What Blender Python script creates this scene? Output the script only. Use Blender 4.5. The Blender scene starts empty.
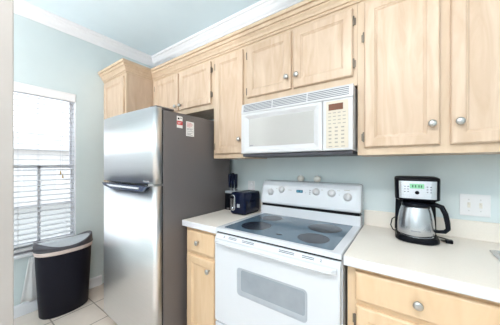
import bpy, bmesh, math, random
from mathutils import Vector, Matrix
random.seed(7)
S = bpy.context.scene
COL = S.collection
PI = math.pi

# ------------------------------------------------------------------ camera
cam_d = bpy.data.cameras.new('camera')
cam = bpy.data.objects.new('camera', cam_d)
COL.objects.link(cam)
cam.location = (0.9859, -1.6795, 1.3163)
cam.rotation_euler = (PI / 2, 0, 0.6101)
cam_d.sensor_width = 36.0
cam_d.lens = 220.48 / 500 * 36.0
cam_d.shift_y = (165.02 - 162.5) / 500
cam_d.clip_start = 0.02
S.camera = cam

# ------------------------------------------------------------------ world, lights, exposure
W = bpy.data.worlds.new('overcast_sky')
S.world = W
W.use_nodes = True
wn = W.node_tree.nodes
wl = W.node_tree.links
bg = wn['Background']
tc = wn.new('ShaderNodeTexCoord')
sp = wn.new('ShaderNodeSeparateXYZ')
rmp = wn.new('ShaderNodeValToRGB')
wl.new(tc.outputs['Generated'], sp.inputs[0])
wl.new(sp.outputs['Z'], rmp.inputs[0])
rmp.color_ramp.elements[0].color = (0.90, 0.96, 1.0, 1)
rmp.color_ramp.elements[1].color = (0.78, 0.90, 1.0, 1)
wl.new(rmp.outputs[0], bg.inputs['Color'])
bg.inputs['Strength'].default_value = 2.3


def area(name, loc, rot, sx, sy, power, color, portal=False):
    l = bpy.data.lights.new(name, 'AREA')
    l.shape = 'RECTANGLE'
    l.size = sx
    l.size_y = sy
    l.energy = power
    l.color = color
    o = bpy.data.objects.new(name, l)
    o.location = loc
    o.rotation_euler = rot
    COL.objects.link(o)
    if portal:
        l.cycles.is_portal = True
    return o


# daylight through the kitchen window and through an added, unseen window behind the camera
area('window_portal', (-1.93, -1.31, 1.28), (0, -PI / 2, 0), 1.5, 0.9, 1, (1, 1, 1), True)
area('added_window_portal', (1.0, -4.30, 1.55), (PI / 2, 0, 0), 1.5, 1.1, 1, (1, 1, 1), True)
S.view_settings.view_transform = 'Standard'
S.view_settings.look = 'None'
S.view_settings.exposure = 0.19
S.view_settings.gamma = 1.0
S.view_settings.use_curve_mapping = False
S.cycles.max_bounces = 10
S.cycles.diffuse_bounces = 6


# ------------------------------------------------------------------ materials
def mat(name, color, rough=0.5, metal=0.0, noise=0.0, nscale=20.0, stretch=(1, 1, 1), color2=None,
        bump=0.0, emit=0.0, spec=0.5, detail=4.0, coat=0.0):
    m = bpy.data.materials.new(name)
    m.use_nodes = True
    nt = m.node_tree
    b = nt.nodes['Principled BSDF']
    b.inputs['Roughness'].default_value = rough
    b.inputs['Metallic'].default_value = metal
    b.inputs['Specular IOR Level'].default_value = spec
    b.inputs['Coat Weight'].default_value = coat
    c1 = tuple(color) + (1,)
    if color2 is None:
        color2 = tuple(max(0, c * (1 - noise)) for c in color)
    t = nt.nodes.new('ShaderNodeTexCoord')
    mp = nt.nodes.new('ShaderNodeMapping')
    mp.inputs['Scale'].default_value = stretch
    nz = nt.nodes.new('ShaderNodeTexNoise')
    nz.inputs['Scale'].default_value = nscale
    nz.inputs['Detail'].default_value = detail
    nt.links.new(t.outputs['Object'], mp.inputs[0])
    nt.links.new(mp.outputs[0], nz.inputs['Vector'])
    r = nt.nodes.new('ShaderNodeValToRGB')
    r.color_ramp.elements[0].position = 0.3
    r.color_ramp.elements[1].position = 0.7
    r.color_ramp.elements[0].color = c1
    r.color_ramp.elements[1].color = tuple(color2) + (1,)
    nt.links.new(nz.outputs['Fac'], r.inputs[0])
    nt.links.new(r.outputs[0], b.inputs['Base Color'])
    if bump > 0:
        bp = nt.nodes.new('ShaderNodeBump')
        bp.inputs['Strength'].default_value = bump
        bp.inputs['Distance'].default_value = 0.002
        nt.links.new(nz.outputs['Fac'], bp.inputs['Height'])
        nt.links.new(bp.outputs[0], b.inputs['Normal'])
    if emit > 0:
        b.inputs['Emission Strength'].default_value = emit
        b.inputs['Emission Color'].default_value = c1
    return m


def wood(name, ca, cb, sc=1.0):
    """pale maple: long vertical figure with a few feathery crossing swirls"""
    m = bpy.data.materials.new(name)
    m.use_nodes = True
    nt = m.node_tree
    b = nt.nodes['Principled BSDF']
    b.inputs['Roughness'].default_value = 0.38
    t = nt.nodes.new('ShaderNodeTexCoord')
    oi = nt.nodes.new('ShaderNodeObjectInfo')
    ad = nt.nodes.new('ShaderNodeVectorMath')
    ml = nt.nodes.new('ShaderNodeVectorMath')
    ml.operation = 'SCALE'
    ml.inputs['Scale'].default_value = 37.0
    cmb = nt.nodes.new('ShaderNodeCombineXYZ')
    for i in range(3):
        nt.links.new(oi.outputs['Random'], cmb.inputs[i])
    nt.links.new(cmb.outputs[0], ml.inputs[0])
    nt.links.new(t.outputs['Object'], ad.inputs[0])
    nt.links.new(ml.outputs[0], ad.inputs[1])
    mp = nt.nodes.new('ShaderNodeMapping')
    mp.inputs['Scale'].default_value = (9 * sc, 9 * sc, 1.6 * sc)
    mp.inputs['Rotation'].default_value = (0, 0.35, 0)
    nt.links.new(ad.outputs[0], mp.inputs[0])
    nz = nt.nodes.new('ShaderNodeTexNoise')
    nz.inputs['Scale'].default_value = 1.6
    nz.inputs['Detail'].default_value = 7
    nz.inputs['Distortion'].default_value = 1.4
    nt.links.new(mp.outputs[0], nz.inputs['Vector'])
    r = nt.nodes.new('ShaderNodeValToRGB')
    r.color_ramp.elements[0].position = 0.34
    r.color_ramp.elements[1].position = 0.70
    r.color_ramp.elements[0].color = tuple(cb) + (1,)
    r.color_ramp.elements[1].color = tuple(ca) + (1,)
    nt.links.new(nz.outputs['Fac'], r.inputs[0])
    nt.links.new(r.outputs[0], b.inputs['Base Color'])
    return m


def tile_mat(name, c1, c2, grout, size, ox, oy):
    m = bpy.data.materials.new(name)
    m.use_nodes = True
    nt = m.node_tree
    b = nt.nodes['Principled BSDF']
    b.inputs['Roughness'].default_value = 0.35
    t = nt.nodes.new('ShaderNodeTexCoord')
    mp = nt.nodes.new('ShaderNodeMapping')
    mp.inputs['Location'].default_value = (-ox, -oy, 0)
    br = nt.nodes.new('ShaderNodeTexBrick')
    br.offset = 0
    br.inputs['Color1'].default_value = tuple(c1) + (1,)
    br.inputs['Color2'].default_value = tuple(c2) + (1,)
    br.inputs['Mortar'].default_value = tuple(grout) + (1,)
    br.inputs['Scale'].default_value = 1
    br.inputs['Brick Width'].default_value = size
    br.inputs['Row Height'].default_value = size
    br.inputs['Mortar Size'].default_value = 0.005
    br.inputs['Mortar Smooth'].default_value = 0.1
    nt.links.new(t.outputs['Object'], mp.inputs[0])
    nt.links.new(mp.outputs[0], br.inputs['Vector'])
    nz = nt.nodes.new('ShaderNodeTexNoise')
    nz.inputs['Scale'].default_value = 9
    mx = nt.nodes.new('ShaderNodeMixRGB')
    mx.blend_type = 'MULTIPLY'
    mx.inputs[0].default_value = 0.18
    nt.links.new(t.outputs['Object'], nz.inputs['Vector'])
    nt.links.new(br.outputs['Color'], mx.inputs[1])
    nt.links.new(nz.outputs['Fac'], mx.inputs[2])
    nt.links.new(mx.outputs[0], b.inputs['Base Color'])
    return m


M = {}
M['wall'] = mat('aqua_wall_paint', (0.655, 0.73, 0.748), 0.6, noise=0.03, nscale=6)
M['ceil'] = mat('aqua_ceiling_paint', (0.725, 0.85, 0.93), 0.7, noise=0.02, nscale=5)
M['cream_wall'] = mat('cream_wall_paint', (0.43, 0.40, 0.385), 0.6, noise=0.03, nscale=6)
M['trim'] = mat('white_trim_paint', (0.85, 0.85, 0.89), 0.4, noise=0.02)
M['tile'] = tile_mat('cream_floor_tile', (0.84, 0.725, 0.64), (0.80, 0.69, 0.61), (0.34, 0.27, 0.22), 0.308, -1.133, -0.808)
M['wood'] = wood('pale_maple', (0.655, 0.505, 0.385), (0.535, 0.38, 0.265))
M['wood_frame'] = wood('maple_frame', (0.63, 0.485, 0.355), (0.56, 0.415, 0.29), 0.8)
M['wood_low'] = wood('honey_maple', (0.72, 0.53, 0.35), (0.655, 0.455, 0.28), 0.9)
M['gap'] = mat('dark_gap', (0.05, 0.035, 0.03), 0.8, noise=0.2)
M['laminate'] = mat('cream_laminate', (0.79, 0.735, 0.672), 0.35, noise=0.04, nscale=160)
M['lam_edge'] = mat('white_laminate_edge', (0.69, 0.69, 0.74), 0.35, noise=0.04, nscale=120)
M['enamel'] = mat('white_enamel', (0.625, 0.645, 0.69), 0.22, noise=0.01, coat=0.3)
M['enamel_mw'] = mat('white_plastic', (0.595, 0.592, 0.612), 0.3, noise=0.01)
M['slot'] = mat('vent_slot', (0.16, 0.17, 0.19), 0.6, noise=0.1)
M['black'] = mat('black_plastic', (0.006, 0.007, 0.011), 0.25, noise=0.2, spec=0.1)
M['blackm'] = mat('black_matte', (0.008, 0.008, 0.010), 0.5, noise=0.2, spec=0.1)
M['navy'] = mat('navy_black_gloss', (0.004, 0.008, 0.030), 0.14, noise=0.2, spec=0.22)
M['steel'] = mat('brushed_steel', (0.90, 0.91, 0.93), 0.35, 1.0, noise=0.05, nscale=3, stretch=(1, 1, 120))
M['steel2'] = mat('polished_steel', (0.56, 0.57, 0.60), 0.27, 1.0, noise=0.05, nscale=3, stretch=(1, 1, 90))
M['nickel'] = mat('satin_nickel', (0.50, 0.49, 0.48), 0.28, 1.0, noise=0.05)
M['bronze'] = mat('aged_hinge_metal', (0.22, 0.19, 0.16), 0.4, 1.0, noise=0.1)
M['fridge_side'] = mat('grey_fridge_side', (0.165, 0.148, 0.147), 0.42, 0.25, noise=0.08, nscale=220, bump=0.15)
M['fridge_dark'] = mat('charcoal_seal', (0.02, 0.022, 0.03), 0.5, noise=0.1)
M['handle'] = mat('dark_blue_handle', (0.022, 0.035, 0.085), 0.25, noise=0.1)
M['bin'] = mat('charcoal_bin_plastic', (0.011, 0.011, 0.019), 0.45, noise=0.15, nscale=90, spec=0.15)
M['bin_lid'] = mat('grey_bin_lid', (0.078, 0.073, 0.088), 0.35, noise=0.1, nscale=60)
M['bin_flap'] = mat('flap_window_sheen', (0.52, 0.54, 0.58), 0.25, noise=0.08, nscale=40)  # window reflection painted in as a lighter grey
M['liner'] = mat('pale_liner', (0.78, 0.64, 0.60), 0.5, noise=0.05)
M['bag'] = mat('white_bag_plastic', (0.90, 0.90, 0.92), 0.4, noise=0.05, nscale=12)
M['slat'] = mat('white_blind_slat', (0.73, 0.73, 0.75), 0.45, noise=0.03)
nt = M['slat'].node_tree
tl0 = nt.nodes.new('ShaderNodeBsdfTranslucent')
tl0.inputs['Color'].default_value = (0.85, 0.86, 0.88, 1)
mx0 = nt.nodes.new('ShaderNodeMixShader')
mx0.inputs[0].default_value = 0.15
nt.links.new(nt.nodes['Principled BSDF'].outputs[0], mx0.inputs[1])
nt.links.new(tl0.outputs[0], mx0.inputs[2])
nt.links.new(mx0.outputs[0], nt.nodes['Material Output'].inputs['Surface'])
M['valance'] = mat('white_valance', (0.90, 0.88, 0.90), 0.4, noise=0.02)
M['cord'] = mat('white_cord', (0.62, 0.62, 0.64), 0.6, noise=0.05)
M['tassel'] = mat('brass_tassel', (0.45, 0.27, 0.06), 0.4, noise=0.2)
M['cook'] = mat('speckled_glass_top', (0.065, 0.115, 0.165), 0.15, noise=0.0, color2=(0.12, 0.18, 0.235), nscale=420, detail=2)
M['burner'] = mat('dark_burner', (0.008, 0.012, 0.022), 0.2, color2=(0.028, 0.036, 0.054), nscale=380, detail=2)
M['oven_glass'] = mat('oven_glass', (0.30, 0.335, 0.375), 0.12, noise=0.12, nscale=14)
M['oven_recess'] = mat('oven_window_bezel', (0.38, 0.41, 0.46), 0.3, noise=0.08, nscale=20)
M['mw_glass'] = mat('grey_mesh_window', (0.45, 0.44, 0.43), 0.25, noise=0.12, nscale=500)
M['mw_panel'] = mat('cream_keypad', (0.60, 0.535, 0.445), 0.4, noise=0.02)
M['mw_key'] = mat('keypad_grey_print', (0.33, 0.31, 0.28), 0.5, noise=0.05)
M['mw_disp'] = mat('brown_display', (0.16, 0.055, 0.025), 0.2, noise=0.1)
M['mw_under'] = mat('charcoal_underside', (0.055, 0.055, 0.07), 0.5, noise=0.1)
M['lcd_blue'] = mat('teal_display', (0.008, 0.13, 0.22), 0.2, noise=0.1, emit=0.12)
M['lcd_dig'] = mat('pale_digits', (0.25, 0.50, 0.60), 0.4, noise=0.02, emit=0.15)
M['lcd_green'] = mat('green_display', (0.22, 0.50, 0.30), 0.25, noise=0.05, emit=0.15)
M['lcd_dk'] = mat('dark_digits', (0.03, 0.10, 0.06), 0.5, noise=0.05)
M['print'] = mat('grey_print', (0.24, 0.24, 0.26), 0.5, noise=0.05)
M['paper'] = mat('white_sticker', (0.82, 0.79, 0.77), 0.6, noise=0.03)
M['red'] = mat('red_sticker', (0.58, 0.055, 0.06), 0.5, noise=0.06)
M['pinkp'] = mat('pink_print', (0.70, 0.36, 0.36), 0.6, noise=0.15, nscale=200)
M['cream'] = mat('cream_ceramic', (0.80, 0.76, 0.70), 0.25, noise=0.02)
M['plate'] = mat('white_switch_plate', (0.78, 0.78, 0.80), 0.35, noise=0.02)
M['badge'] = mat('pale_silver_badge', (0.50, 0.53, 0.58), 0.3, 0.3, noise=0.05)
M['brick'] = tile_mat('outdoor_brick', (0.74, 0.62, 0.58), (0.80, 0.68, 0.63), (0.84, 0.80, 0.78), 0.1, 0, 0)
M['roof'] = mat('grey_shingle', (0.80, 0.78, 0.78), 0.8, noise=0.3, nscale=30)
M['ground'] = mat('pale_pavement', (0.42, 0.41, 0.39), 0.8, noise=0.1, nscale=8)
M['lamp'] = mat('added_lamp_glow', (1.0, 0.95, 0.88), 0.4, emit=3.0)  # glowing shades of the added room lamps
gm = bpy.data.materials.new('window_glass')
gm.use_nodes = True
nt = gm.node_tree
nt.nodes.remove(nt.nodes['Principled BSDF'])
tr = nt.nodes.new('ShaderNodeBsdfTransparent')
gl = nt.nodes.new('ShaderNodeBsdfGlossy')
gl.inputs['Roughness'].default_value = 0.02
mxs = nt.nodes.new('ShaderNodeMixShader')
fr = nt.nodes.new('ShaderNodeFresnel')
fr.inputs['IOR'].default_value = 1.2
nt.links.new(fr.outputs[0], mxs.inputs[0])
nt.links.new(tr.outputs[0], mxs.inputs[1])
nt.links.new(gl.outputs[0], mxs.inputs[2])
nt.links.new(mxs.outputs[0], nt.nodes['Material Output'].inputs['Surface'])
M['glass'] = gm


# ------------------------------------------------------------------ mesh helpers
class B:
    def __init__(s):
        s.bm = bmesh.new()
        s.mats = []
        s.cur = 0

    def use(s, m):
        if m not in s.mats:
            s.mats.append(m)
        s.cur = s.mats.index(m)
        return s

    def _merge(s, t, smooth=False):
        for f in t.faces:
            f.material_index = s.cur
            f.smooth = smooth
        me = bpy.data.meshes.new('tmp')
        t.to_mesh(me)
        t.free()
        s.bm.from_mesh(me)
        bpy.data.meshes.remove(me)

    def box(s, x0, x1, y0, y1, z0, z1, bev=0.0, seg=2):
        t = bmesh.new()
        vs = [t.verts.new((x, y, z)) for x in (x0, x1) for y in (y0, y1) for z in (z0, z1)]
        for q in ((0, 1, 3, 2), (4, 6, 7, 5), (0, 4, 5, 1), (2, 3, 7, 6), (0, 2, 6, 4), (1, 5, 7, 3)):
            t.faces.new([vs[i] for i in q])
        bmesh.ops.recalc_face_normals(t, faces=t.faces)
        if bev > 0:
            bmesh.ops.bevel(t, geom=list(t.edges), offset=bev, segments=seg, profile=0.5, affect='EDGES')
        s._merge(t, False)
        return s

    def loft(s, loops, cap0=True, cap1=True, smooth=False, closed=True):
        t = bmesh.new()
        R = [[t.verts.new(p) for p in L] for L in loops]
        n = len(R[0])
        for a, b in zip(R[:-1], R[1:]):
            for i in range(n if closed else n - 1):
                j = (i + 1) % n
                t.faces.new((a[i], a[j], b[j], b[i]))
        if cap0:
            t.faces.new(R[0][::-1])
        if cap1:
            t.faces.new(R[-1])
        bmesh.ops.recalc_face_normals(t, faces=t.faces)
        s._merge(t, smooth)
        return s

    def lathe(s, prof, origin=(0, 0, 0), axis='z', n=24, smooth=True, sx=1.0, sy=1.0):
        loops = []
        for r, h in prof:
            L = []
            for i in range(n):
                a = 2 * PI * i / n
                u, v = max(r, 1e-5) * math.cos(a) * sx, max(r, 1e-5) * math.sin(a) * sy
                p = {'z': (u, v, h), 'y': (u, -h, v), 'x': (h, u, v)}[axis]   # axis y: h grows towards -y
                L.append((p[0] + origin[0], p[1] + origin[1], p[2] + origin[2]))
            loops.append(L)
        return s.loft(loops, smooth=smooth)

    def tube(s, pts, r, n=8, flat=1.0):
        pts = [Vector(p) for p in pts]
        loops = []
        prev = None
        for i, p in enumerate(pts):
            d = (pts[min(i + 1, len(pts) - 1)] - pts[max(i - 1, 0)]).normalized()
            up = Vector((0, 0, 1)) if abs(d.z) < 0.9 else Vector((0, 1, 0))
            a = d.cross(up).normalized() if prev is None else (prev - d * prev.dot(d)).normalized()
            prev = a
            b = d.cross(a)
            rr = r[i] if isinstance(r, (list, tuple)) else r
            loops.append([p + a * rr * math.cos(2 * PI * k / n) + b * rr * flat * math.sin(2 * PI * k / n) for k in range(n)])
        return s.loft(loops, smooth=True)

    def rectloft(s, x0, x1, z0, z1, y0, steps, back=0.0):
        """mitred panel facing -y: steps = (inset, out) from the outer edge inward"""
        loops = []
        for ins, out in steps:
            y = y0 - out
            loops.append([(x0 + ins, y, z0 + ins), (x1 - ins, y, z0 + ins), (x1 - ins, y, z1 - ins), (x0 + ins, y, z1 - ins)])
        return s.loft(loops)

    def build(s, name, m, parent=None, local=False):
        """one mesh object; vertices given in world space unless local"""
        off = Vector((0, 0, 0))
        p = parent
        if not local:
            while p is not None:
                off += p.location
                p = p.parent
        me = bpy.data.meshes.new(name)
        if off.length:
            for v in s.bm.verts:
                v.co -= off
        s.bm.to_mesh(me)
        s.bm.free()
        if s.mats:
            for k in s.mats:
                me.materials.append(k)
        else:
            me.materials.append(m)
        o = bpy.data.objects.new(name, me)
        COL.objects.link(o)
        if parent is not None:
            o.parent = parent
        return o


def tag(o, label, cat, group=None, kind=None):
    o['label'] = label
    o['category'] = cat
    if group:
        o['group'] = group
    if kind:
        o['kind'] = kind
    return o


def thing(name, label, cat, loc, rz=0.0, group=None):
    o = bpy.data.objects.new(name, None)
    o.empty_display_size = 0.05
    o.location = loc
    o.rotation_euler = (0, 0, rz)
    COL.objects.link(o)
    return tag(o, label, cat, group)


def struct(name, b, m, parent=None):
    o = b.build(name, m, parent)
    if parent is None:
        o['kind'] = 'structure'
    return o


def sweep(path, prof):
    """horizontal mitred moulding; prof = (outward, z); outward = right-hand side of travel"""
    P = [Vector((p[0], p[1], 0)) for p in path]
    loops = []
    for i, p in enumerate(P):
        def nrm(a, b):
            d = (b - a).normalized()
            return Vector((d.y, -d.x, 0))
        if i == 0:
            m = nrm(P[0], P[1])
        elif i == len(P) - 1:
            m = nrm(P[-2], P[-1])
        else:
            n1, n2 = nrm(P[i - 1], p), nrm(p, P[i + 1])
            m = (n1 + n2) / (1 + n1.dot(n2))
        loops.append([(p.x + m.x * o, p.y + m.y * o, z) for o, z in prof])
    b = B()
    b.loft(loops)
    return b


# ------------------------------------------------------------------ room shell
XL, XR, YS, ZC = -1.76, 2.4, -4.2, 2.72
struct('floor', B().box(XL - 0.14, XR + 0.14, YS - 0.14, 0.14, -0.1, 0.0), M['tile'])
struct('ceiling', B().box(XL - 0.14, XR + 0.14, YS - 0.14, 0.14, ZC, ZC + 0.12), M['ceil'])
struct('wall_back', B().box(XL - 0.14, XR + 0.14, 0.0, 0.14, 0.0, ZC), M['wall'])
WY0, WY1, WZ0, WZ1 = -1.76, -0.852, 0.53, 2.035
b = B()
b.box(XL - 0.14, XL, WY1, 0, 0, ZC)
b.box(XL - 0.14, XL, YS, WY0, 0, ZC)
b.box(XL - 0.14, XL, WY0, WY1, 0, WZ0)
b.box(XL - 0.14, XL, WY0, WY1, WZ1, ZC)
struct('wall_left', b, M['wall'])
struct('wall_right', B().box(XR, XR + 0.14, YS, 0, 0, ZC), M['wall'])
b = B()
b.box(XL, 0.25, YS - 0.14, YS, 0, ZC)
b.box(1.75, XR, YS - 0.14, YS, 0, ZC)
b.box(0.25, 1.75, YS - 0.14, YS, 2.1, ZC)
b.box(0.25, 1.75, YS - 0.14, YS, 0, 1.0)
struct('wall_south', b, M['wall'])
struct('wall_near', B().box(-0.42, -0.30, -2.0, -1.497, 0, ZC, 0.004), M['cream_wall'])

crown = [(0, 2.622), (0.010, 2.622), (0.014, 2.634), (0.022, 2.640), (0.034, 2.652), (0.044, 2.672), (0.060, 2.686),
         (0.064, 2.696), (0.080, 2.702), (0.086, 2.719), (0, 2.719)]
struct('trim_1', sweep([(XL, YS), (XL, 0), (XR, 0)], crown), M['trim'])
struct('baseboard_left', sweep([(XL, YS), (XL, -0.62)], [(0, 0.001), (0.016, 0.001), (0.016, 0.085), (0.010, 0.10), (0, 0.104)]), M['trim'])

# window in the left wall
w = B()
fx0, fx1 = XL - 0.13, XL - 0.06
w.box(fx0, fx1, WY0, WY0 + 0.009, WZ0, WZ1)
w.box(fx0, fx1, WY1 - 0.009, WY1, WZ0, WZ1)
w.box(fx0, fx1, WY0 + 0.014, WY1 - 0.014, WZ1 - 0.03, WZ1)
w.box(fx0, fx1, WY0 + 0.014, WY1 - 0.014, WZ0, WZ0 + 0.03)
w.box(XL - 0.06, XL - 0.001, WY1 - 0.006, WY1 - 0.0005, WZ0 + 0.002, WZ1 - 0.001)
w.box(XL - 0.06, XL - 0.001, WY0 + 0.0005, WY0 + 0.006, WZ0 + 0.002, WZ1 - 0.001)
w.box(XL - 0.06, XL - 0.001, WY0 + 0.006, WY1 - 0.006, WZ1 - 0.006, WZ1 - 0.001)
win = struct('window_1', w, M['trim'])
u = B()
y0, y1 = WY0 + 0.009, WY1 - 0.009
for a, c in ((y0, y0 + 0.014), (y1 - 0.014, y1)):
    u.box(fx0 + 0.005, fx0 + 0.03, a, c, 1.28, WZ1 - 0.03)
u.box(fx0 + 0.005, fx0 + 0.03, y0 + 0.014, y1 - 0.014, WZ1 - 0.065, WZ1 - 0.03)
u.box(fx0 + 0.005, fx0 + 0.03, y0 + 0.014, y1 - 0.014, 1.288, 1.318)
u.build('upper_sash', M['trim'], win)
u = B()
for a, c in ((y0, y0 + 0.014), (y1 - 0.014, y1), (-1.315, -1.295), (-1.125, -1.105)):
    u.box(fx0 + 0.032, fx0 + 0.058, a, c, WZ0 + 0.03, 1.32)
u.box(fx0 + 0.032, fx0 + 0.058, y0 + 0.014, y1 - 0.014, 1.288, 1.318)
u.box(fx0 + 0.032, fx0 + 0.058, y0 + 0.014, y1 - 0.014, WZ0 + 0.03, WZ0 + 0.08)
u.box(fx0 + 0.036, fx0 + 0.054, y0 + 0.014, y1 - 0.014, 0.925, 0.945)
u.build('lower_sash', M['trim'], win)
B().box(fx0 + 0.014, fx0 + 0.018, y0, y1, 1.30, WZ1 - 0.04).build('window_pane', M['glass'], win)
B().box(fx0 + 0.042, fx0 + 0.046, y0, y1, WZ0 + 0.05, 1.30).build('window_pane', M['glass'], win)
s = B()
s.box(XL - 0.06, XL + 0.022, WY0 - 0.02, WY1 + 0.02, WZ0 - 0.022, WZ0 + 0.001, 0.003)
s.build('window_sill', M['trim'], win)
# unseen window behind the camera, added to let in more daylight
w = B()
for a, c in ((0.25, 0.31), (0.97, 1.03), (1.69, 1.75)):
    w.box(a, c, YS - 0.10, YS - 0.04, 1.0, 2.1)
w.box(0.31, 1.69, YS - 0.10, YS - 0.04, 2.04, 2.1)
w.box(0.31, 1.69, YS - 0.10, YS - 0.04, 1.0, 1.06)
added_win = struct('added_window', w, M['trim'])

# outside
struct('ground', B().box(-24, 12, -20, 20, -0.5, -0.35), M['ground'])
nb = thing('neighbor_house', 'pale brick house seen faintly through the window blind', 'building', (-11.0, 1.0, -0.35))
b = B().box(-12.5, -11.0, -4.2, 6.5, -0.35, 1.9)
b.build('brick_wall', M['brick'], nb)
b = B()
b.loft([[(-13.0, -4.6, 1.9), (-10.7, -4.6, 1.9), (-11.8, -4.6, 2.7)], [(-13.0, 6.9, 1.9), (-10.7, 6.9, 1.9), (-11.8, 6.9, 2.7)]])
b.build('roof', M['roof'], nb)
for yy in (0.2, 2.6):
    q = B().box(-11.03, -10.97, yy, yy + 1.1, 0.2, 1.4, 0.01).build('window', M['trim'], nb)
    B().box(-10.98, -10.965, yy + 0.06, yy + 1.04, 0.26, 1.34).build('pane', M['roof'], q)

# unseen pendants added as fill light: behind the camera and over the nook
for lx, ly, pw, lab in ((0.9, -2.7, 6, 'white globe pendant added as fill light in the open room behind the camera'),
                        (-1.05, -2.4, 112, 'white globe pendant added as fill light over the nook by the window')):
    zb = 1.98
    t = thing('fill_pendant', lab, 'lamp', (lx, ly, ZC))
    B().lathe([(0.0, ZC), (0.06, ZC), (0.055, ZC - 0.025), (0.0, ZC - 0.03)], (lx, ly, 0)).build('ceiling_rose', M['trim'], t)
    B().tube([(lx, ly, ZC - 0.02), (lx, ly, zb + 0.16)], 0.005).build('cord', M['cord'], t)
    B().lathe([(0.0, zb + 0.18), (0.045, zb + 0.175), (0.05, zb + 0.135), (0.0, zb + 0.13)], (lx, ly, 0)).build('cap', M['nickel'], t)
    sh = B().lathe([(0.15 * math.sin(PI * k / 16), zb - 0.15 * math.cos(PI * k / 16)) for k in range(17)], (lx, ly, 0)).build('lamp_shade', M['lamp'], t)
    l = bpy.data.lights.new('fill_bulb', 'POINT')
    l.energy = pw
    l.color = (1.0, 0.96, 0.90)
    l.shadow_soft_size = 0.155
    o = bpy.data.objects.new('fill_bulb', l)
    o.parent = t
    o.location = (0, 0, zb - ZC)
    COL.objects.link(o)


t = thing('fill_ceiling_light', 'long white fluorescent ceiling light added as fill above the kitchen floor behind the camera', 'lamp', (0.75, -2.05, ZC))  # unseen fixture, added to light the counters from above
B().box(0.10, 1.40, -2.30, -1.80, ZC - 0.03, ZC - 0.0005, 0.004).build('fixture_housing', M['trim'], t)
B().box(0.13, 1.37, -2.27, -1.83, ZC - 0.085, ZC - 0.03, 0.015).build('diffuser', M['lamp'], t)
l = area('fill_tube', (0, 0, -0.095), (0, 0, 0), 1.2, 0.42, 29, (1.0, 0.98, 0.95))
l.parent = t


for lx, ly, zb, pw, lab in ((-0.95, -3.0, 1.10, 145, 'white floor uplight added behind the wall end to brighten the ceiling'),
                            (1.3, -3.0, 1.45, 88, 'white floor uplight added behind the camera to brighten the ceiling')):
    t = thing('fill_floor_uplight', lab, 'lamp', (lx, ly, 0))  # out of view, added to throw light onto the ceiling
    B().lathe([(0.0, 0.001), (0.14, 0.001), (0.14, 0.02), (0.02, 0.035), (0.0, 0.035)], (lx, ly, 0)).build('base', M['trim'], t)
    B().tube([(lx, ly, 0.03), (lx, ly, zb - 0.06)], 0.012).build('pole', M['trim'], t)
    B().lathe([(0.0, zb - 0.07), (0.04, zb - 0.065), (0.12, zb - 0.02), (0.16, zb + 0.02), (0.155, zb + 0.02), (0.115, zb - 0.014), (0.0, zb - 0.055)], (lx, ly, 0)).build('bowl_shade', M['trim'], t)
    l = bpy.data.lights.new('fill_uplight_bulb', 'SPOT')
    l.energy = pw
    l.color = (1.0, 0.98, 0.96)
    l.spot_size = math.radians(172)
    l.spot_blend = 0.35
    l.shadow_soft_size = 0.10
    o = bpy.data.objects.new('fill_uplight_bulb', l)
    o.parent = t
    o.location = (0, 0, zb + 0.03)
    o.rotation_euler = (PI, 0, 0)
    COL.objects.link(o)


# ------------------------------------------------------------------ cabinet helpers
DOOR_STEPS = [(0, 0), (0, 0.012), (0.0035, 0.017), (0.007, 0.019), (0.050, 0.019), (0.053, 0.0145), (0.058, 0.0135),
              (0.061, 0.009), (0.066, 0.008)]
DRAWER_STEPS = [(0, 0), (0, 0.011), (0.003, 0.016), (0.008, 0.019)]


def knob(parent, x, y, z):
    b = B()
    b.lathe([(0.0, 0), (0.0085, 0), (0.0065, 0.006), (0.006, 0.012), (0.011, 0.015), (0.0165, 0.019), (0.017, 0.023), (0.014, 0.027),
             (0.007, 0.0295), (0.0, 0.030)], (x, y, z), 'y', 20)
    return b.build('knob', M['nickel'], parent)


def hinge(parent, x, yf, z, side):
    """side -1: door lies to the right of its hinge"""
    b = B()
    b.lathe([(0.0, -0.027), (0.0035, -0.027), (0.0045, -0.024), (0.0045, 0.024), (0.0035, 0.027), (0.0, 0.027)], (x, yf - 0.012, z), 'z', 10)
    b.box(min(x, x + side * 0.011), max(x, x + side * 0.011), yf - 0.0045, yf - 0.0005, z - 0.02, z + 0.02, 0.001, 1)
    return b.build('hinge', M['bronze'], parent)


def door(parent, x0, x1, z0, z1, yf, m, knob_at=None, hinge_side=None, hz=(), name='door', steps=DOOR_STEPS):
    d = B().rectloft(x0, x1, z0, z1, yf, steps).build(name, m, parent)
    if knob_at:
        knob(d, knob_at[0], yf - 0.019, knob_at[1])
    if hinge_side:
        for z in hz:
            hinge(d, x0 - 0.004 if hinge_side < 0 else x1 + 0.004, yf, z, hinge_side)
    return d


def carcass(parent, x0, x1, yb, yf, z0, z1, m):
    B().box(x0, x1, yf + 0.019, yb, z0, z1).build('cabinet_box', m, parent)


def face_frame(parent, x0, x1, z0, z1, yf, holes, m):
    """frame = rails and stiles around the holes (a single column of holes side by side or stacked)"""
    b = B()
    xs = sorted({x0, x1} | {h[0] for h in holes} | {h[1] for h in holes})
    zs = sorted({z0, z1} | {h[2] for h in holes} | {h[3] for h in holes})
    for i in range(len(xs) - 1):
        for j in range(len(zs) - 1):
            cx, cz = (xs[i] + xs[i + 1]) / 2, (zs[j] + zs[j + 1]) / 2
            if not any(h[0] < cx < h[1] and h[2] < cz < h[3] for h in holes):
                b.box(xs[i], xs[i + 1], yf, yf + 0.019, zs[j], zs[j + 1])
    return b.build('face_frame', m, parent)


YF = -0.312   # front of the upper face frames
TOP = 2.30
g = 0.001
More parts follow.
